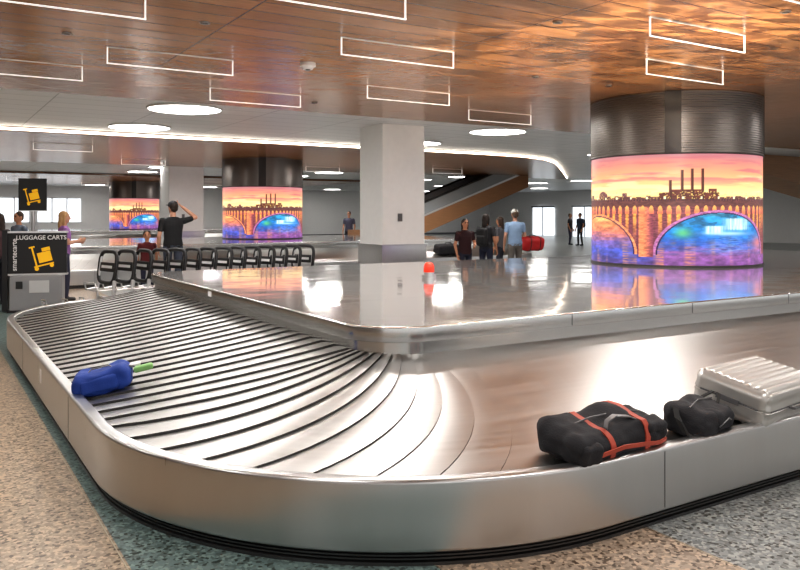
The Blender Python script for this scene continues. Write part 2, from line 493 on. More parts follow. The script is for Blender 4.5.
n = 0
def rlight(u, v, r):
    global n
    b = MB(); b.cyl((0, 0, .085), r, .02, 0, 48)
    b.tube([((r+.02)*math.cos(a), (r+.02)*math.sin(a), .08) for a in np.linspace(0, 2*math.pi, 49)[:-1]], .02, 1, 8, closed=True)
    b.build('round_ceiling_light' + ('' if n == 0 else '.%03d' % n), [M['led'], M['white']], loc=(u, v, ZC)); n += 1
for u in (-3, 3.9, 10.8, 17.7): 
    for v in (13.35, 16.6): rlight(u, v, .60)
rlight(24.6, 16.6, .6); rlight(31, 17, .6); rlight(31, 24, .6)
for v in (30, 33.5):  # extra round lights, added to brighten the back of the hall
    for u in (1, 8, 15, 22, 30): rlight(u, v, .6)
for u in (2, 9, 16, 25, 33): rlight(u, 49.5, .6)  # row added to brighten the back wall
for u, v in ((28, 40), (36, 40), (36, 31)): rlight(u, v, .6)

# hanging frame lights
bars = [(4.19, 6.76), (2.33, 8.43), (.87, 6.38), (2.65, 5.28), (.95, 9.7), (5.8, 9.1), (4.06, 10.4), (6.13, 4.63), (7.57, 5.9), (5.44, 3.33),
        (8.4, 10.3), (10.5, 4.2), (13, 6), (13.4, 9.5), (-2, 8), (-2.2, 4.2), (0, 2.4), (3.2, 1.4), (6.5, .2), (9.5, 1.5), (1, -2), (5, -3), (-4, 0)]
bars2 = [(3, 20.5), (6, 25), (12.5, 20.5), (12.5, 25.5), (0, 24), (17, 24), (4, 39), (8, 44), (13, 40)]
def area(name, loc, sx, sy, p, c=(1, .97, .935), rot=(0, 0, 0)):
    l = bpy.data.lights.new(name, 'AREA'); l.shape = 'RECTANGLE'; l.size = sx; l.size_y = sy; l.energy = p; l.color = c
    o = bpy.data.objects.new(name, l); col.objects.link(o); o.location = loc; o.rotation_euler = rot; return o
bb = MB(); bb.box((0, 0, -.175), (1.36, .014, .010), 0)
for sx in (-.674, .674): bb.box((sx, 0, -.09), (.010, .014, .17), 0)
bb.box((0, 0, -.006), (1.36, .022, .010), 1)
bar_me = bb.mesh('pendant_frame', [M['bar'], M['white']])
for i, (u, v) in enumerate(bars+bars2):
    e = empty('linear_pendant_light' if i == 0 else 'linear_pendant_light.%03d' % i, (u, v, ZC))
    o = bpy.data.objects.new('light_frame', bar_me); col.objects.link(o); o.parent = e
    a = area('bar_lamp', (0, 0, -.183), 1.3, .012, 36 if i < len(bars) else 90); a.parent = e
sd = MB(); sd.cyl((0, 0, -.022), .09, .04, 0, 24); sd.cyl((0, 0, -.055), .055, .04, 0, 24, r2=.075); sd.cyl((0, 0, -.08), .03, .02, 1, 16)
sd.build('smoke_detector', [M['white'], M['dgray']], loc=(3.8, 8.14, ZC))
k = 0
for u, v in ((6.3, 3.9), (7.9, 7.4), (2.2, 6.9), (6.6, 7.4), (1.2, 8.0), (4.9, 5.2), (12.5, 4.9), (5.2, 10.9)):
    b = MB(); b.cyl((0, 0, -.008), .045, .012, 0, 20); b.cyl((0, 0, -.016), .028, .008, 1, 16)
    b.build('ceiling_sprinkler' + ('' if k == 0 else '.%03d' % k), [M['ssteel'], M['dgray']], loc=(u, v, ZC-.002)); k += 1

# added spot with no fixture, imitates rippled warm light thrown up by the slats
l = bpy.data.lights.new('added_bounce_spot', 'SPOT'); l.energy = 1500; l.spot_size = math.radians(100); l.spot_blend = .9
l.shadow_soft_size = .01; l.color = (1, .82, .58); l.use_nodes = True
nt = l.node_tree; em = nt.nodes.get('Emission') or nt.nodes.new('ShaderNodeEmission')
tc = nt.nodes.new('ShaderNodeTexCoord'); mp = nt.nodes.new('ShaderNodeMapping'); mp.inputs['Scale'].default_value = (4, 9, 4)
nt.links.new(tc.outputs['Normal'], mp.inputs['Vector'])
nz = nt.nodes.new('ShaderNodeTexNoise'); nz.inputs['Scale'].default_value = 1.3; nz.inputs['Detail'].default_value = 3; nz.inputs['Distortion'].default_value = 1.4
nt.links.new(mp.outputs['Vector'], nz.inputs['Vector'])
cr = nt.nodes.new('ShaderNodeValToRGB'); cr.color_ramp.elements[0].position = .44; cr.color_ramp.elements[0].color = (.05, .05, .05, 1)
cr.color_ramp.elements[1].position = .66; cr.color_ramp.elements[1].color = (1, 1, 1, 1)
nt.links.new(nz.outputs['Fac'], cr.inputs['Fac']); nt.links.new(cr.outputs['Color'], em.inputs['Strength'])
o = bpy.data.objects.new('added_bounce_spot', l); col.objects.link(o); o.location = (5.6, 3.9, .95)
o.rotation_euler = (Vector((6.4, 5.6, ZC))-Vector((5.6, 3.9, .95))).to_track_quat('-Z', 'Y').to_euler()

# ---------------------------------------------------------------- LED columns
def sm_(a, b, x): 
    t = np.clip((x-a)/(b-a), 0, 1); return t*t*(3-2*t)
def mixc(a, b, m): return a*(1-m[..., None])+b*m[..., None]
def vnoise(x, y, px=None, seed=0):
    rs = np.random.RandomState(seed); px = px or 64; tab = rs.rand(px, 97)
    xi = np.floor(x).astype(int); yi = np.floor(y).astype(int); fx = x-xi; fy = y-yi
    fx = fx*fx*(3-2*fx); fy = fy*fy*(3-2*fy)
    g = lambda a, b: tab[a % px, b % 97]
    return (g(xi, yi)*(1-fx)+g(xi+1, yi)*fx)*(1-fy)+(g(xi, yi+1)*(1-fx)+g(xi+1, yi+1)*fx)*fy
def fbm(f, t, nx, ny, seed=0, oc=4):
    r = 0; a = .5; tot = 0
    for o in range(oc):
        r = r+a*vnoise(f*nx*2**o, t*ny*2**o, nx*2**o, seed+o); tot += a; a *= .55
    return r/tot
def screen(f, t):
    S = lambda *c: np.array(c, dtype=float)
    B = lambda c_, *q: np.broadcast_to(S(*q), c_.shape)
    c = np.zeros(f.shape+(3,))
    ts = [.55, .64, .72, .82, .92, 1.0]; cs = [S(1, .78, .42), S(1, .90, .64), S(1, .80, .54), S(.98, .66, .48), S(.88, .54, .48), S(.70, .48, .52)]
    tw = t+.03*(fbm(f, t, 4, 10, 5)-.5)
    for ch in range(3): c[..., ch] = np.interp(tw, ts, [q[ch] for q in cs])
    cl = fbm(f, t, 5, 26, 11, 5)
    c = mixc(c, B(c, .76, .42, .46), .7*sm_(.50, .70, cl)*sm_(.66, .80, t))
    c = mixc(c, B(c, 1, .92, .72), .6*sm_(.55, .7, fbm(f, t, 6, 30, 31, 4))*sm_(.9, .7, t))
    rng = np.random.RandomState(3); nb = 52
    hs = .600+.045*rng.rand(nb)**1.5+.05*(rng.rand(nb) > .86)
    h = hs[np.clip((f*nb).astype(int), 0, nb-1)]
    h = np.where((f > .42), .602+.020*fbm(f, t*0, 40, 1, 9), h)
    bt = .5+.5*fbm(f, t, 60, 90, 21, 3)
    sk = mixc(B(c, .50, .30, .26), B(c, .40, .24, .28), sm_(.56, .66, t))*bt[..., None]*1.25
    c = np.where((t < h)[..., None], sk, c)
    dm = (((f-.20)/.030)**2+((t-.625)/.045)**2 < 1) & (t > .6)
    c = np.where(dm[..., None], S(.48, .30, .30), c)
    m = ((f > .45) & (f < .66) & (t < .65)) | ((f > .49) & (f < .60) & (t < .675)) | ((f > .62) & (f < .65) & (t < .68))
    c = np.where(m[..., None], S(.46, .22, .18)*bt[..., None]*1.2, c)
    for fc, tp in ((.488, .76), (.528, .85), (.562, .86), (.598, .86)):
        m = (np.abs(f-fc) < .0045+.005*(.86-t)) & (t < tp)
        sh = 1-.35*(f > fc)
        c = np.where(m[..., None], S(.46, .22, .18)*sh[..., None], c)
    wn = (t < .66) & (t > .59) & (vnoise(f*260, t*150, 260, 44) > .80)
    c = np.where(wn[..., None], S(1, .86, .5), c)
    low = t < .56
    n1 = fbm(f, t, 14, 60, 61, 4); n2 = fbm(f, t, 40, 40, 71, 4)
    g = np.zeros_like(c); bl = np.zeros_like(c)
    gt = [0, .1, .2, .3, .42, .55]
    gc = [(.36, .28, .52), (.30, .36, .74), (.50, .40, .66), (.92, .52, .42), (.98, .70, .42), (.80, .52, .38)]
    bc = [(.50, .30, .56), (.56, .36, .62), (.18, .36, .72), (.06, .46, .82), (.20, .60, .80), (.58, .74, .76)]
    for ch in range(3):
        g[..., ch] = np.interp(t+.10*(n1-.5), gt, [q[ch] for q in gc]); bl[..., ch] = np.interp(t+.10*(n1-.5), gt, [q[ch] for q in bc])
    base = mixc(g, bl, sm_(.40, .47, f))
    base = base*(.62+.75*n2)[..., None]
    stv = sm_(.55, .8, vnoise(f*44, t*3, 44, 81))*sm_(.30, .08, t)
    base = mixc(base, B(c, 1, .66, .36), .6*stv*(.5+.5*np.sin(t*300+n1*12)))
    tr_ = sm_(.50, .60, fbm(f, t, 24, 40, 91, 3))*sm_(.33, .36, t)*sm_(.50, .46, t)*(f > .45)
    base = mixc(base, B(c, .10, .22, .28), tr_*.45)
    # lit mist, falls (two tiers), reflections
    wf = np.exp(-((f-.735)/.060)**4)*sm_(.30, .33, t)*sm_(.43, .41, t)+np.exp(-((f-.64)/.035)**4)*sm_(.27, .29, t)*sm_(.36, .345, t)
    base = mixc(base, B(c, .86, .96, 1.0), np.clip(wf*(.55+.7*vnoise(f*210, t*10, 210, 15)), 0, 1))
    mist = np.exp(-((f-.70)/.10)**2-((t-.285)/.022)**2)
    base = mixc(base, B(c, .75, .90, 1.0), mist*.9)
    rf = np.exp(-((f-.70)/.09)**2)*sm_(.27, .24, t)*sm_(.08, .14, t)*(.5+.5*np.sin(t*420+n1*14))
    base = mixc(base, B(c, .62, .80, 1.0), rf*.55)
    gr = np.exp(-((f-.53)/.030)**2-((t-.29)/.045)**2)
    base = mixc(base, B(c, .45, .82, .40), gr*.75)
    gr = np.exp(-((f-.86)/.045)**2-((t-.2)/.07)**2)
    base = mixc(base, B(c, .98, .50, .45), gr*.75)
    def arch(fc, hw, tb, top): return np.sqrt(((f-fc)/hw)**2+(np.clip(t-tb, 0, 9)/(top-tb))**2)
    r1 = arch(.665, .235, .10, .485); r2 = arch(.165, .20, .10, .45)
    solid = (np.minimum(r1, r2) > 1.0) & low & (t > .09)
    masonry = fbm(f, t, 90, 110, 101, 3)
    st = mixc(B(c, 1, .66, .32), B(c, .52, .27, .30), sm_(.25, .6, np.abs(((f*32) % 1)-.5)*2))
    st = mixc(st, B(c, .46, .24, .30), sm_(.46, .22, t)*.8)*(.6+.8*masonry)[..., None]
    c = np.where(low[..., None], base, c); c = np.where(solid[..., None], st, c)
    for r, cc_ in ((r1, S(.74, .46, .66)), (r2, S(.98, .60, .42))):
        m = (r > .97) & (r < 1.02) & low & (t > .09)
        c = np.where(m[..., None], cc_*(.7+.6*masonry)[..., None], c)
        m = (r > .945) & (r < .97) & low & (t > .09)
        c = np.where(m[..., None], S(.16, .12, .28), c)
    pier = (np.abs(f-.402) < .027) & (t < .54) & (t > .07)
    c = np.where(pier[..., None], mixc(B(c, .95, .56, .38), B(c, .55, .27, .34), sm_(.39, .43, f))*(.65+.7*masonry)[..., None], c)
    dk_ = (t > .525) & (t < .575)
    c = np.where(dk_[..., None], S(.42, .25, .24)*(.7+.6*masonry)[..., None], c)
    a2 = (t > .46) & (t < .535) & (np.abs(((f*32) % 1)-.5) < .30*np.sqrt(np.clip(1-((t-.46)/.075)**2, 0, 1))) & (np.minimum(r1, r2) > 1.03)
    c = np.where(a2[..., None], mixc(B(c, 1, .72, .40), B(c, .92, .48, .36), sm_(.53, .46, t)), c)
    rail = (t > .575) & (t < .59) & (np.sin(f*2*math.pi*90) > 0)
    c = np.where(rail[..., None], S(.30, .18, .24), c)
    lamp = (np.abs(((f*16) % 1)-.5) < .055) & (np.abs(t-.602) < .011)
    c = np.where(lamp[..., None], S(1, .97, .8), c)
    c = np.clip(c, 0, 1)
    return np.where(c <= .04045, c/12.92, ((c+.055)/1.055)**2.4)
CR = 1.25; Z0 = ZD; Z1 = 2.47
NA, NT = 1000, 190
me = bpy.data.meshes.new('led_screen')
ang = np.arange(NA)/NA*2*math.pi; tt = np.arange(NT+1)/NT
A, T = np.meshgrid(ang, tt)
co_ = np.stack([CR*np.cos(A), CR*np.sin(A), Z0+.03+(Z1-Z0-.03)*T], -1).reshape(-1, 3)
fs = []
for j in range(NT):
    for i in range(NA):
        fs.append((j*NA+i, j*NA+(i+1) % NA, (j+1)*NA+(i+1) % NA, (j+1)*NA+i))
me.from_pydata(co_.tolist(), [], fs)
F = ((A-math.radians(128.5))/math.pi) % 1.0
cc = screen(F, T).reshape(-1, 3)
at = me.color_attributes.new('picture', 'FLOAT_COLOR', 'POINT')
at.data.foreach_set('color', np.concatenate([cc, np.ones((len(cc), 1))], 1).astype(np.float32).ravel())
me.polygons.foreach_set('use_smooth', [True]*len(fs))
ms = bpy.data.materials.new('led_picture'); ms.use_nodes = True; nt = ms.node_tree
b = nt.nodes['Principled BSDF']; b.inputs['Base Color'].default_value = (.02, .02, .02, 1); b.inputs['Roughness'].default_value = .35
an = nt.nodes.new('ShaderNodeAttribute'); an.attribute_name = 'picture'
nt.links.new(an.outputs['Color'], b.inputs['Emission Color']); b.inputs['Emission Strength'].default_value = 1.2
me.materials.append(ms); led_me = me
M['collar'] = mat('bronze_mesh', (.24, .215, .20), .36, .85)
M['collard'] = mat('dark_panel', (.06, .055, .055), .5, .3)
cb = MB()
zc0, zc1 = Z1+.01, ZC
nr = 26
prof = []
for i in range(nr):
    za = zc0+(zc1-zc0)*i/nr; zb = zc0+(zc1-zc0)*(i+.6)/nr; zc = zc0+(zc1-zc0)*(i+1)/nr
    prof += [(CR+.015, za), (CR+.015, zb), (CR-.01, zb+.004), (CR-.01, zc-.004)]
nn = 96; vs = []; fs = []
for (r, z) in prof:
    for k in range(nn): vs.append((r*math.cos(2*math.pi*k/nn), r*math.sin(2*math.pi*k/nn), z))
for j in range(len(prof)-1):
    for k in range(nn): fs.append((j*nn+k, j*nn+(k+1) % nn, (j+1)*nn+(k+1) % nn, (j+1)*nn+k))
cb.add(vs, fs, 0)
for a in (218, 38, 128, 308):
    a0 = math.radians(a); vs = []; 
    for k in range(7):
        q = a0+math.radians(-5+10*k/6)
        vs += [((CR+.022)*math.cos(q), (CR+.022)*math.sin(q), zc0), ((CR+.022)*math.cos(q), (CR+.022)*math.sin(q), zc1-.002)]
    cb.add(vs, [(2*k, 2*k+2, 2*k+3, 2*k+1) for k in range(6)], 1)
cb.tube([((CR+.012)*math.cos(a), (CR+.012)*math.sin(a), Z1) for a in np.linspace(0, 2*math.pi, 97)[:-1]], .014, 1, 8, closed=True)
cb.loft([(0, 0, Z0, CR+.01, CR+.01), (0, 0, Z0+.03, CR+.01, CR+.01)], 1, 96)
cb.loft([(0, 0, Z0, CR-.05, CR-.05), (0, 0, zc1, CR-.05, CR-.05)], 1, 48)
collar_me = cb.mesh('column_cladding', [M['collar'], M['collard']])
cols = [(9.98, 8.0, 0), (9.3, 23.3, 29.5), (9.7, 42.4, 38.0)]
for i, (u, v, r) in enumerate(cols):
    e = empty('led_screen_column' if i == 0 else 'led_screen_column.%03d' % i, (u, v, 0), math.radians(r))
    for nm, m_ in (('screen', led_me), ('cladding', collar_me)):
        o = bpy.data.objects.new(nm, m_); col.objects.link(o); o.parent = e

# ---------------------------------------------------------------- white square columns
def sqcol(name, u, v, w, d, zt):
    b = MB(); b.rbox((0, 0, zt/2), (w/2, d/2, zt/2), .02, 0, 6)
    b.rbox((0, 0, .49), (w/2+.03, d/2+.03, .49), .02, 1, 6)
    b.box((0, 0, .99), (w+.10, d+.10, .03), 1)
    b.box((-w*.1, -d/2-.01, 1.55), (.10, .02, .16), 2)
    return b.build(name, [M['white'], M['ssteel'], M['dgray']], loc=(u, v, 0))
sqcol('square_column', 8.42, 13.9, 1.02, .95, ZC+.1)
o_ = at_v(182, 29.2); sqcol('square_column.001', o_[0], 29.2, 1.3, 1.2, ZC+.1)
sqcol('square_column.002', 25.5, 18.9, 1.2, 1.2, ZC+.1)

# ---------------------------------------------------------------- escalators
def escal(name, p0, u1, z1, wd):
    u0, v, z0 = p0; b = MB()
    def band(za, zb, y0, y1, m):
        b.add([(u0, y0, z0+za), (u1, y0, z1+za), (u1, y0, z1+zb), (u0, y0, z0+zb),
               (u0, y1, z0+za), (u1, y1, z1+za), (u1, y1, z1+zb), (u0, y1, z0+zb)],
              [(0, 1, 2, 3), (7, 6, 5, 4), (0, 4, 5, 1), (3, 2, 6, 7), (0, 3, 7, 4), (1, 5, 6, 2)], m)
    band(-.75, 0, v, v+wd, 0); band(0, .48, v-.02, v+.04, 1); band(0, .48, v+wd-.04, v+wd+.02, 1)
    band(.48, .55, v-.05, v+.08, 3); band(.48, .55, v+wd-.08, v+wd+.05, 3); band(-.06, .02, v-.04, v+.0, 2)
    b.box((u0-.5, v+wd/2, (z0-.0)/2), (1.0, wd, max(.1, z0)), 0)
    ob = b.build(name, [M['darkwood'], M['balus'], M['ssteel'], M['rubber']]); return ob
escal('escalator', (15.9, 26.5, 1.0), 23.2, ZC+.25, 1.6)
wd = MB()
wd.add([(21, 14.2, ZC-.35), (27, 14.2, ZC-1.3), (27, 14.2, ZC+.09), (21, 14.2, ZC+.09),
        (21, 15.7, ZC-.35), (27, 15.7, ZC-1.3), (27, 15.7, ZC+.09), (21, 15.7, ZC+.09)],
       [(0, 1, 2, 3), (7, 6, 5, 4), (0, 4, 5, 1), (3, 2, 6, 7), (0, 3, 7, 4), (1, 5, 6, 2)], 0)
wd.build('wood_soffit', [M['darkwood']])

# ---------------------------------------------------------------- warning beacon on deck
b = MB(); b.cyl((0, 0, .02), .085, .04, 1, 28); b.cyl((0, 0, .055), .06, .03, 1, 28)
b.loft([(0, 0, .07, .062, .062), (0, 0, .15, .058, .058), (0, 0, .175, .045, .045), (0, 0, .185, .02, .02)], 0, 28)
for k in range(3): b.tube([(.064*math.cos(a), .064*math.sin(a), .085+k*.025) for a in np.linspace(0, 2*math.pi, 29)[:-1]], .004, 0, 6, closed=True)
M['red'] = mat('beacon_red', rgb(225, 60, 35), .25, emit=rgb(235, 60, 30), es=.2)
u_, v_ = .85*.34+.527*9.1, -.527*.34+.85*9.1
b.build('warning_beacon', [M['red'], M['ssteel']], loc=(u_, v_, ZD))

# ---------------------------------------------------------------- luggage
SL = math.atan2(.32, 1.57)
def wr(amp, sc, seed):
    def f(P, n):
        q = Vector((P.x*sc+seed, P.y*sc, P.z*sc))
        a = noise.noise(q)*amp+noise.noise(q*2.7)*amp*.5+abs(noise.noise(q*1.3+Vector((9, 2, 1))))*-amp*.6
        return P+n*a
    return f
def superloop(x, hy, hz, r, n=36, e=.5):
    out = []
    for k in range(n):
        a = 2*math.pi*k/n; c_, s_ = math.cos(a), math.sin(a)
        out.append((x, hy*math.copysign(abs(c_)**e, c_), hz*math.copysign(abs(s_)**e, s_)))
    return out
M['blkfab'] = mat('black_fabric', (.020, .020, .024), .8, bump=.3, bscale=120, var=.3)
M['redstr'] = mat('red_strap', rgb(180, 80, 62), .6)
M['blufab'] = mat('blue_fabric', rgb(26, 62, 145), .7, bump=.2, bscale=120, var=.2)
M['silver'] = mat('silver_shell', (.55, .54, .52), .36, .65)
M['green'] = mat('green_tag', rgb(130, 180, 110), .6)
M['redfab'] = mat('red_fabric', rgb(185, 32, 34), .6)
def on_belt(u, dd, lift=0):
    return (u, V0+dd, belt_z(dd)+.006+lift)
b = MB(); hx, hy, hz = .37, .170, .095
dwr = wr(.024, 6, 1.3)
def duf(P, n):
    P = dwr(P, n)
    e = abs(P.x)/hx
    P.z -= .022*max(0, P.z/hz)*e**2*1.2
    P.z += .012*math.sin(P.x*16)*max(0, P.z/hz)
    P.y *= 1-.10*e**3
    return P
b.rbox((0, 0, hz), (hx, hy, hz), .075, 0, 30, fn=duf)
def duf_strap(x):
    out = []
    for k in range(40):
        a = 2*math.pi*k/40; P = Vector((x, hy*1.0*math.cos(a)*1.6, hz*math.sin(a)*1.6))
        P.y = max(-hy, min(hy, P.y)); P.z = max(-hz, min(hz, P.z))
        q = Vector((x, max(-(hy-.075), min(hy-.075, P.y)), max(-(hz-.075), min(hz-.075, P.z))))
        d = P-q; nn = d.normalized() if d.length > 1e-6 else Vector((0, 0, 1))
        P = q+nn*.075; P = duf(P, nn)+nn*.004; P.x = x; out.append((P.x, P.y, P.z+hz))
    return out
for x in (-.12, .15): b.ribbon(duf_strap(x), .036, -.006, 1)
b.ribbon([(-.30, -.172, hz*.7), (-.2, -.182, hz*1.0), (-.05, -.185, hz*1.15), (.1, -.183, hz*1.0), (.25, -.178, hz*.8), (.32, -.165, hz*.8)], .022, -.006, 1, closed=False, wd=(0, 0, 1))
b.ribbon([(-.12, -.10, 2*hz-.004), (-.08, -.07, 2*hz+.014), (0, -.05, 2*hz+.024), (.09, -.07, 2*hz+.014), (.15, -.10, 2*hz-.004)], .026, -.006, 2, closed=False, wd=(0, 1, 0))
b.tube([(-.30, .02, 2*hz-.03), (-.1, .02, 2*hz-.004), (.15, .02, 2*hz-.006), (.30, .02, 2*hz-.03)], .005, 2, 6)
b.rbox((.235, -.12, 2*hz-.035), (.08, .055, .030), .025, 0, 10, fn=wr(.008, 14, 5))
b.rbox((-.27, -.145, hz), (.07, .035, .05), .025, 0, 10, fn=wr(.008, 14, 8))
b.box((.362, -.03, hz), (.010, .10, .03), 2)
b.build('duffel_bag', [M['blkfab'], M['redstr'], M['dgray']], loc=on_belt(3.02, .21), rot=(SL, 0, math.radians(4)))
b = MB()
b.rbox((0, 0, .085), (.19, .145, .085), .07, 0, 20, fn=lambda P, n: wr(.016, 8, 3)(P, n)+Vector((0, 0, -.05*max(0, -P.x)*2)))
b.rbox((.02, -.09, .11), (.11, .07, .06), .05, 0, 12, fn=wr(.010, 9, 8))
b.ribbon([(.13, .05, .165), (.17, .01, .205), (.14, -.04, .212), (.09, -.06, .17)], .02, -.006, 1, closed=False, wd=(.3, .9, 0))
b.ribbon([(-.16, .08, .12), (-.22, .05, .15), (-.26, -.0, .12), (-.25, -.05, .06), (-.18, -.1, .03)], .05, -.012, 1, closed=False, wd=(.3, .9, .1))
b.tube([(-.08, -.155, .10), (.02, -.162, .135), (.11, -.155, .10)], .004, 2, 6)
b.tube([(-.15, .0, .165), (0, .02, .178), (.15, .0, .172)], .004, 2, 6)
b.build('backpack', [M['blkfab'], M['rubber'], M['dgray']], loc=on_belt(3.76, .19), rot=(SL, 0, math.radians(14)))
b = MB(); hx, hy, hz = .37, .235, .115
def ribs(P, n):
    if abs(P.x) < hx-.03:
        w = math.cos(P.y/hy*math.pi*5.0)
        if n.z > .5 or n.z < -.5 : P = P+Vector((0, 0, math.copysign(.008*w, n.z)))
    if abs(n.y) > .7: P = P+n*(.004*math.cos(P.z/hz*math.pi*2.5))
    if abs(P.z) < .007: P = P-n*.006
    return P
b.rbox((0, 0, hz+.01), (hx, hy, hz), .06, 0, 64, fn=ribs)
zz0 = hz+.01
b.tube([(hx*.985, -hy+.06, zz0), (hx*.985, hy-.06, zz0), (hx-.06, hy*.985, zz0), (-hx+.06, hy*.985, zz0), (-hx*.985, hy-.06, zz0), (-hx*.985, -hy+.06, zz0), (-hx+.06, -hy*.985, zz0), (hx-.06, -hy*.985, zz0)], .006, 1, 6, closed=True)
b.tube([(-.09, -hy-.003, zz0), (-.08, -hy-.030, zz0), (.08, -hy-.030, zz0), (.09, -hy-.003, zz0)], .009, 1, 8)
for y in (-.165, .165):
    for zz in (.05, .20):
        b.tube([(hx+.02, y-.012, zz), (hx+.02, y+.012, zz)], .024, 2, 18)
        b.box((hx+.003, y, zz), (.03, .03, .03), 1)
b.box((hx*-1-.004, 0, zz0), (.01, .14, .03), 1)
b.build('suitcase', [M['silver'], M['dgray'], M['rubber']], loc=on_belt(4.43, .275), rot=(SL, 0, math.radians(8)))
dd = .24; vb = 5.62
b = MB()
def gymf(P, n):
    P = wr(.018, 7, 4.2)(P, n)
    P.z -= .020*max(0, P.z/.08)*(abs(P.x)/.19)**2+.012*max(0, P.z/.08)*math.cos(P.x*22)
    return P
b.rbox((0, 0, .080), (.19, .135, .080), .055, 0, 24, fn=gymf)
b.rbox((-.02, -.115, .07), (.12, .03, .05), .022, 0, 10, fn=wr(.006, 10, 2))
b.ribbon([(-.09, -.05, .146), (-.06, -.02, .168), (.06, -.02, .168), (.09, -.05, .146)], .02, -.006, 1, closed=False, wd=(0, 1, 0))
b.tube([(.17, 0, .13), (.21, -.02, .12), (.24, -.03, .10)], .006, 1, 6)
b.rbox((.275, -.04, .095), (.065, .035, .020), .014, 2, 6)
b.rbox((.22, .03, .12), (.040, .035, .012), .010, 3, 5)
b.build('gym_bag', [M['blufab'], M['dgray'], M['green'], M['signw']], loc=(U0+dd, vb, belt_z(dd)+.016), rot=(0, -SL, math.radians(-14)))
def simplebag(name, m_, loc, half, rz=0):
    b = MB(); hx, hy, hz = half
    b.rbox((0, 0, hz), half, min(half)*.6, 0, 14, fn=wr(.015, 6, loc[0]))
    b.tube([(-hx*.3, 0, 2*hz-.01), (-hx*.25, 0, 2*hz+.05), (hx*.25, 0, 2*hz+.05), (hx*.3, 0, 2*hz-.01)], .012, 1, 8)
    for sg in (-1, 1): b.ribbon([(p[0], p[1]*1.03, p[2]*1.04+hz) for p in superloop(sg*hx*.45, hy, hz, .1)], .03, -.005, 1)
    b.build(name, [m_, M['rubber']], loc=loc, rot=(SL, 0, rz))
o_ = at_v(541, 18.55); simplebag('red_holdall', M['redfab'], (min(o_[0], 16.5), 18.75, belt_z(.72)+.012), (.42, .22, .22))
o_ = at_v(447, 18.6); simplebag('travel_bag', M['blkfab'], (o_[0], 18.6, belt_z(.62)+.012), (.40, .2, .14))

# ---------------------------------------------------------------- luggage carts
def cart_mesh():
    b = MB(); W = .27
    for s in (-1, 1):
        b.tube([(.10, s*W, .10), (-.35, s*W*.92, .13), (-.82, s*W*.62, .15)], .021, 0, 8)
        b.tube([(.02, s*W, .11), (.05, s*W, .55), (.10, s*W*.97, .93)], .021, 0, 8)
        b.tube([(.04, s*W, .42), (-.18, s*W*.8, .40), (-.22, s*W*.7, .52)], .014, 0, 8)
        for x, yy in ((.08, W+.03), (-.74, W*.62+.03)):
            c = Vector((x, s*yy, .065)); n_ = 20
            b.tube([c+Vector((0, -.016, 0)), c+Vector((0, .016, 0))], .064, 2, n_)
            b.tube([c+Vector((0, -.019, 0)), c+Vector((0, .019, 0))], .025, 0, 12)
            b.box((x, s*yy, .115), (.03, .045, .05), 0)
    b.tube([(-.82, -W*.62, .15), (-.90, -W*.3, .15), (-.90, W*.3, .15), (-.82, W*.62, .15)], .018, 0, 8)
    b.tube([(-.90, -W*.3, .15), (-.93, -W*.3, .30), (-.93, W*.3, .30), (-.90, W*.3, .15)], .013, 0, 8)
    for y in (-.14, -.05, .05, .14): b.tube([(.02, y, .12), (-.88, y*.6, .15)], .008, 0, 6)
    b.tube([(-.22, -W*.7, .52), (-.22, W*.7, .52)], .013, 0, 8); b.tube([(-.18, -W*.8, .40), (-.18, W*.8, .40)], .010, 0, 8)
    for x in (0., -.4): b.tube([(x, -W*.9, .12), (x, W*.9, .12)], .013, 0, 8)
    for z in (.28, .40): b.tube([(.035, -W, z), (.035, W, z)], .010, 0, 8)
    loop = []
    for k in range(32):
        a = 2*math.pi*k/32; c_, s_ = math.cos(a), math.sin(a)
        y = .29*math.copysign(abs(c_)**.5, c_); z = .76+.25*math.copysign(abs(s_)**.5, s_)
        loop.append((.05+(z-.55)*.13, y, z))
    b.tube(loop, .030, 1, 10, closed=True)
    rot = Matrix.Rotation(math.atan(.13), 3, 'Y')
    b.rbox((.077, 0, .76), (.014, .25, .075), .012, 1, 6, rot)
    b.box((.060, 0, .765), (.006, .36, .045), 3, rot)
    b.tube([(.050, -W, .52), (.050, W, .52)], .014, 0, 8)
    return b.mesh('luggage_cart_mesh', [M['chrome'], M['black'], M['rubber'], M['signw'], M['yellow']])
cme = cart_mesh()
NC = 14
ua = at_v(103, 13.1)[0]; ub = at_v(300, 13.7)[0]
for i in range(NC):
    t = i/(NC-1)
    o = bpy.data.objects.new('luggage_cart' if i == 0 else 'luggage_cart.%03d' % i, cme); col.objects.link(o)
    o.location = (ua+(ub-ua)*t, 13.1+.6*t, 0); o.rotation_euler = (0, 0, math.radians(14+3*math.sin(i*2.1)))
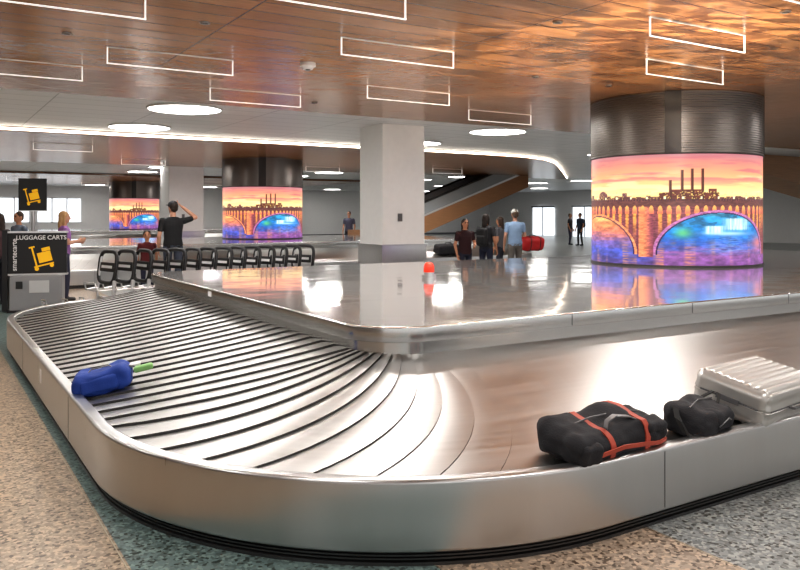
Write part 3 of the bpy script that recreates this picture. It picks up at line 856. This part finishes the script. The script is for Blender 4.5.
# ---------------------------------------------------------------- cart kiosk sign
def icon(b, c, s, m, y):
    x, z = c
    R_ = Matrix.Rotation(math.radians(-14), 3, 'Y')
    b.box((x+.02*s, y, z+.10*s), (.42*s, .006, .34*s), m, R_)
    b.box((x+.05*s, y, z+.36*s), (.26*s, .006, .12*s), m, R_)
    b.box((x, y, z-.17*s), (.62*s, .006, .05*s), m, R_)
    b.box((x-.30*s, y, z+.10*s), (.05*s, .006, .62*s), m, R_)
    b.box((x-.38*s, y, z+.42*s), (.18*s, .006, .05*s), m, R_)
    for dx, dz in ((-.22, -.30), (.24, -.18)):
        b.tube([(x+dx*s, y-.003, z+dz*s), (x+dx*s, y+.003, z+dz*s)], .065*s, m, 20)
def text(body, parent, loc, size, m, rot=(math.pi/2, 0, 0)):
    c = bpy.data.curves.new('lettering', 'FONT'); c.body = body; c.size = size; c.align_x = 'CENTER'; c.align_y = 'CENTER'; c.extrude = .001; c.offset = .002
    o = bpy.data.objects.new('lettering', c); col.objects.link(o); o.parent = parent; o.location = loc; o.rotation_euler = rot
    c.materials.append(m); return o
rzk = math.radians(-14)
kp = at_v(38, 14.25)
e = empty('luggage_cart_kiosk', (kp[0], kp[1], 0), rzk)
b = MB()
b.rbox((0, 0, .30), (.40, .25, .30), .02, 2, 6); b.box((0, 0, .02), (.86, .56, .04), 0)
b.box((.05, -.255, .42), (.30, .012, .2), 3); b.box((-.25, -.256, .45), (.1, .012, .12), 0)
b.box((0, 0, .95), (.90, .10, .70), 0); b.box((0, 0, .61), (.93, .14, .03), 3); b.box((0, 0, 1.315), (.93, .14, .03), 3)
b.box((-.49, .05, .68), (.08, .30, 1.34), 0)
icon(b, (.10, .85), .50, 1, -.054)
b.build('kiosk_body', [M['black'], M['yellow'], M['kiosk'], M['ssteel']], parent=e)
text('LUGGAGE CARTS', e, (.06, -.056, 1.22), .098, M['signw'])
text('smartecarte', e, (-.35, -.056, .94), .11, M['signw'], rot=(math.pi/2, -math.pi/2, 0))
pp = at_v(33, 16.6)
e = empty('cart_sign_post', (pp[0], 16.6, 0), rzk)
b = MB(); b.tube([(0, 0, 0), (0, 0, 2.3)], .03, 2, 12); b.cyl((0, 0, .015), .2, .03, 2, 28)
b.box((0, -.03, 2.0), (.50, .06, .62), 0); b.box((0, -.03, 1.68), (.52, .08, .02), 2); icon(b, (.02, 1.93), .40, 1, -.063)
b.build('post_board', [M['black'], M['yellow'], M['ssteel']], parent=e)

# ---------------------------------------------------------------- people
def person(name, loc, yaw, h, shirt, pants, skin, hair, armL=None, armR=None, long_hair=False, cap=None, pack=None, shorts=False, child=False, head_yaw=0, stride=.04, kid_head=1.0, sleeve=.55):
    b = MB(); SH, PA, SK, HA, EY, SO, CP, BK, LP = range(9)
    b.loft([(0, 0, .84, .10, .08), (0, 0, .87, .155, .105), (0, -.005, .95, .172, .118), (0, 0, 1.02, .16, .11), (0, 0, 1.05, .12, .09)], PA)
    b.loft([(0, 0, .90, .168, .112), (0, -.003, .97, .180, .124), (0, 0, 1.08, .162, .118), (0, .003, 1.20, .170, .124), (0, .004, 1.31, .188, .13),
            (0, 0, 1.39, .190, .112), (0, -.004, 1.435, .155, .092), (0, -.004, 1.47, .085, .07)], SH)
    b.capsule((0, -.008, 1.42), (0, .006, 1.56), .056, .052, SK)
    hr = Matrix.Rotation(head_yaw, 3, 'Z')
    k = kid_head
    def H(x, y, z): 
        q = hr @ Vector((x*k, y*k, 0)); return (q.x, q.y+.01, 1.52+(z-1.52)*k)
    b.ell(H(0, .0, 1.645), (.077*k, .096*k, .108*k), SK, hr)
    b.ell(H(0, .028, 1.575), (.056*k, .064*k, .052*k), SK, hr)
    b.capsule(H(0, .088, 1.645), H(0, .108, 1.612), .009*k, .015*k, SK)
    for s in (-1, 1):
        b.ell(H(s*.079, -.005, 1.63), (.012*k, .022*k, .034*k), SK, hr)
        b.ell(H(s*.03, .086, 1.648), (.013*k, .012*k, .009*k), EY, hr)
        b.capsule(H(s*.018, .093, 1.668), H(s*.045, .085, 1.670), .005*k, .004*k, HA)
    b.capsule(H(-.022, .087, 1.578), H(.022, .087, 1.578), .007*k, .007*k, LP)
    b.ell(H(0, -.018, 1.672), (.086*k, .098*k, .096*k), HA, hr)
    if long_hair:
        b.ell(H(0, -.062, 1.60), (.084*k, .052*k, .13*k), HA, hr)
        b.ell(H(0, -.085, 1.50), (.07*k, .038*k, .12*k), HA, hr)
        for s in (-1, 1): b.capsule(H(s*.078, -.01, 1.68), H(s*.078, -.02, 1.50), .024*k, .016*k, HA)
    else:
        b.ell(H(0, -.055, 1.62), (.07*k, .052*k, .06*k), HA, hr)
    if cap:
        b.ell(H(0, -.004, 1.690), (.090*k, .106*k, .082*k), CP, hr); b.ell(H(0, .125, 1.690), (.07*k, .075*k, .010*k), CP, hr)
    for s, arm in ((-1, armL), (1, armR)):
        sh = Vector((s*.192, -.003, 1.395))
        el, wrp = arm if arm else ((s*.25, -.03, 1.12), (s*.245, .08, .88))
        el = Vector(el); wrp = Vector(wrp)
        b.capsule(sh-Vector((s*.03, 0, 0)), sh.lerp(el, .25), .062, .055, SH)
        b.capsule(sh, sh.lerp(el, sleeve), .060, .052, SH)
        b.capsule(sh, el, .046, .038, SK)
        b.capsule(el, el.lerp(wrp, .35), .039, .038, SK); b.capsule(el.lerp(wrp, .35), wrp, .038, .026, SK)
        d = (wrp-el).normalized(); side = Vector((0, 1, 0)) if abs(d.y) < .85 else Vector((0, 0, 1))
        side = (side-d*side.dot(d)).normalized(); nrm = d.cross(side)*s
        pe = wrp+d*.085
        b.capsule(wrp+side*.016, pe+side*.026, .016, .013, SK); b.capsule(wrp, pe, .018, .014, SK); b.capsule(wrp-side*.014, pe-side*.026, .016, .012, SK)
        for q, (off, ln) in enumerate(((.032, .070), (.011, .080), (-.011, .075), (-.032, .058))):
            a0 = pe+side*off; a1 = a0+d*ln*.5-nrm*.008+side*off*.15; a2 = a1+d*ln*.42-nrm*.028
            b.capsule(a0, a1, .0095, .009, SK, 8); b.capsule(a1, a2, .009, .008, SK, 8)
        t0 = wrp+d*.02+side*.028; t1 = t0+d*.035+side*.032-nrm*.01; t2 = t1+d*.032+side*.008-nrm*.012
        b.capsule(t0, t1, .012, .011, SK, 8); b.capsule(t1, t2, .011, .009, SK, 8)
    for s in (-1, 1):
        hp = Vector((s*.092, 0, .90)); kn = Vector((s*.10, .02+s*stride*.5, .49)); an = Vector((s*.11, -.02+s*stride, .09))
        b.capsule(hp, kn, .090, .062, PA); 
        if shorts:
            b.capsule(kn+Vector((0, 0, -.02)), kn.lerp(an, .35), .053, .056, SK); b.capsule(kn.lerp(an, .35), an, .055, .036, SK)
        else:
            b.capsule(kn, kn.lerp(an, .35), .062, .060, PA); b.capsule(kn.lerp(an, .35), an, .060, .046, PA)
        b.capsule(an+Vector((0, -.035, -.045)), an+Vector((s*.012, .15, -.052)), .043, .036, SO)
        b.capsule(an, an+Vector((0, .02, -.03)), .042, .045, SO)
    if pack:
        b.rbox((0, -.20, 1.20), (.145, .085, .22), .07, BK, 10)
        b.rbox((0, -.28, 1.12), (.11, .04, .11), .035, BK, 8)
        for s in (-1, 1):
            b.tube([(s*.10, -.13, 1.38), (s*.105, -.02, 1.455), (s*.11, .09, 1.40), (s*.12, .135, 1.25), (s*.15, .07, 1.08), (s*.13, -.12, 1.02)], .022, BK, 8, flat=.5)
    src = b
    sc = h/1.75
    V = [Vector(v)*sc for v in src.v]
    tmp = bpy.data.meshes.new('tmp'); tmp.from_pydata(V, [], src.f); tmp.update()
    o = bpy.data.objects.new(name, tmp); col.objects.link(o)
    md = o.modifiers.new('r', 'REMESH'); md.mode = 'VOXEL'; md.voxel_size = .0085; md.use_smooth_shade = True
    ms_ = o.modifiers.new('s', 'SMOOTH'); ms_.factor = .5; ms_.iterations = 2
    dg = bpy.context.evaluated_depsgraph_get(); ev = o.evaluated_get(dg)
    nm = bpy.data.meshes.new_from_object(ev); o.modifiers.clear(); o.data = nm
    bvh = BVHTree.FromPolygons(V, src.f)
    nm.materials.clear()
    def pm(n_, c, r=.75): return mat(name+'_'+n_, c, r, var=.12, vscale=14)
    for mm in (pm('shirt', shirt, .85), pm('trousers', pants, .85), pm('skin', skin, .55), pm('hair', hair, .6), pm('eye', (.03, .02, .02), .3),
               pm('shoe', (.05, .05, .055), .6), pm('cap', cap or (.1, .1, .1), .8), pm('pack', pack or (.02, .02, .02), .7), pm('lip', (skin[0]*.7, skin[1]*.4, skin[2]*.4), .5)):
        nm.materials.append(mm)
    mi = []
    for p in nm.polygons:
        r = bvh.find_nearest(p.center); mi.append(src.m[r[2]] if r[2] is not None else 0)
    nm.polygons.foreach_set('material_index', mi)
    nm.polygons.foreach_set('use_smooth', [True]*len(nm.polygons)); nm.update()
    o.location = loc; o.rotation_euler = (0, 0, yaw)
    return o
skinA = rgb(205, 155, 130); skinB = rgb(190, 135, 105)
def deg(x): return math.radians(x)
AW = -ANG
person('man_in_black_tshirt', at_v(173, 15.25), AW+deg(25), 1.86, (.018, .018, .02), (.06, .07, .10), skinA, rgb(50, 38, 30),
       armR=((.42, .06, 1.46), (.19, .13, 1.655)), cap=(.03, .03, .035), head_yaw=deg(20), sleeve=.6)
person('child_in_red', at_v(147, 15.7), AW+deg(200), 1.26, rgb(90, 30, 34), rgb(40, 40, 60), skinB, rgb(45, 30, 22), kid_head=1.2)
person('woman_in_lilac_top', at_v(64, 15.6), AW+deg(-60), 1.66, rgb(150, 105, 165), rgb(60, 60, 80), skinA, rgb(190, 150, 105), long_hair=True,
       armR=((.24, .05, 1.14), (.2, .24, 1.18)), armL=((-.24, .05, 1.14), (-.18, .25, 1.15)))
person('bystander', at_v(19, 17.6), AW+deg(150), 1.66, rgb(110, 120, 135), rgb(40, 45, 60), skinB, rgb(60, 42, 30))
person('traveler_in_gray', at_v(-1, 15.4), AW+deg(70), 1.62, rgb(96, 70, 74), rgb(50, 50, 60), skinB, rgb(55, 40, 32), long_hair=True)
person('woman_in_black_top', at_v(465, 13.2), AW+deg(200), 1.52, rgb(52, 26, 30), rgb(35, 38, 55), skinB, rgb(28, 20, 16), long_hair=True,
       armL=((-.25, .02, 1.15), (-.16, .22, 1.10)))
person('woman_with_backpack', at_v(486, 13.8), AW+deg(-35), 1.62, (.03, .03, .035), rgb(45, 50, 70), skinB, rgb(40, 28, 22), pack=(.02, .02, .022), long_hair=True,
       armL=((-.26, .04, 1.15), (-.2, .22, 1.24)))
person('girl_in_gray', at_v(500, 14.9), AW+deg(60), 1.55, rgb(90, 88, 92), rgb(45, 45, 55), skinB, rgb(60, 40, 28), long_hair=True)
person('man_in_blue_shirt', at_v(515, 14.0), AW+deg(10), 1.72, rgb(140, 165, 195), rgb(110, 105, 100), skinA, rgb(80, 65, 52), cap=rgb(200, 200, 195), shorts=True,
       armR=((.26, .03, 1.14), (.22, .24, 1.12)))
person('traveler_in_white', at_v(349, 29.5), AW+deg(170), 1.75, rgb(90, 90, 110), rgb(40, 40, 50), skinA, rgb(40, 30, 25))
person('traveler_with_pack', at_v(580, 29.5), AW+deg(120), 1.70, rgb(60, 70, 90), rgb(60, 60, 60), skinB, rgb(40, 30, 25), pack=(.05, .05, .06))
person('traveler_in_dark_top', at_v(570, 30.5), AW+deg(-120), 1.68, rgb(50, 45, 50), rgb(60, 60, 80), skinB, rgb(70, 50, 35))

# ---------------------------------------------------------------- world
w = bpy.data.worlds.new('world'); scn.world = w; w.use_nodes = True
bg = w.node_tree.nodes['Background']; bg.inputs['Color'].default_value = (1, .985, .97, 1); bg.inputs['Strength'].default_value = .85
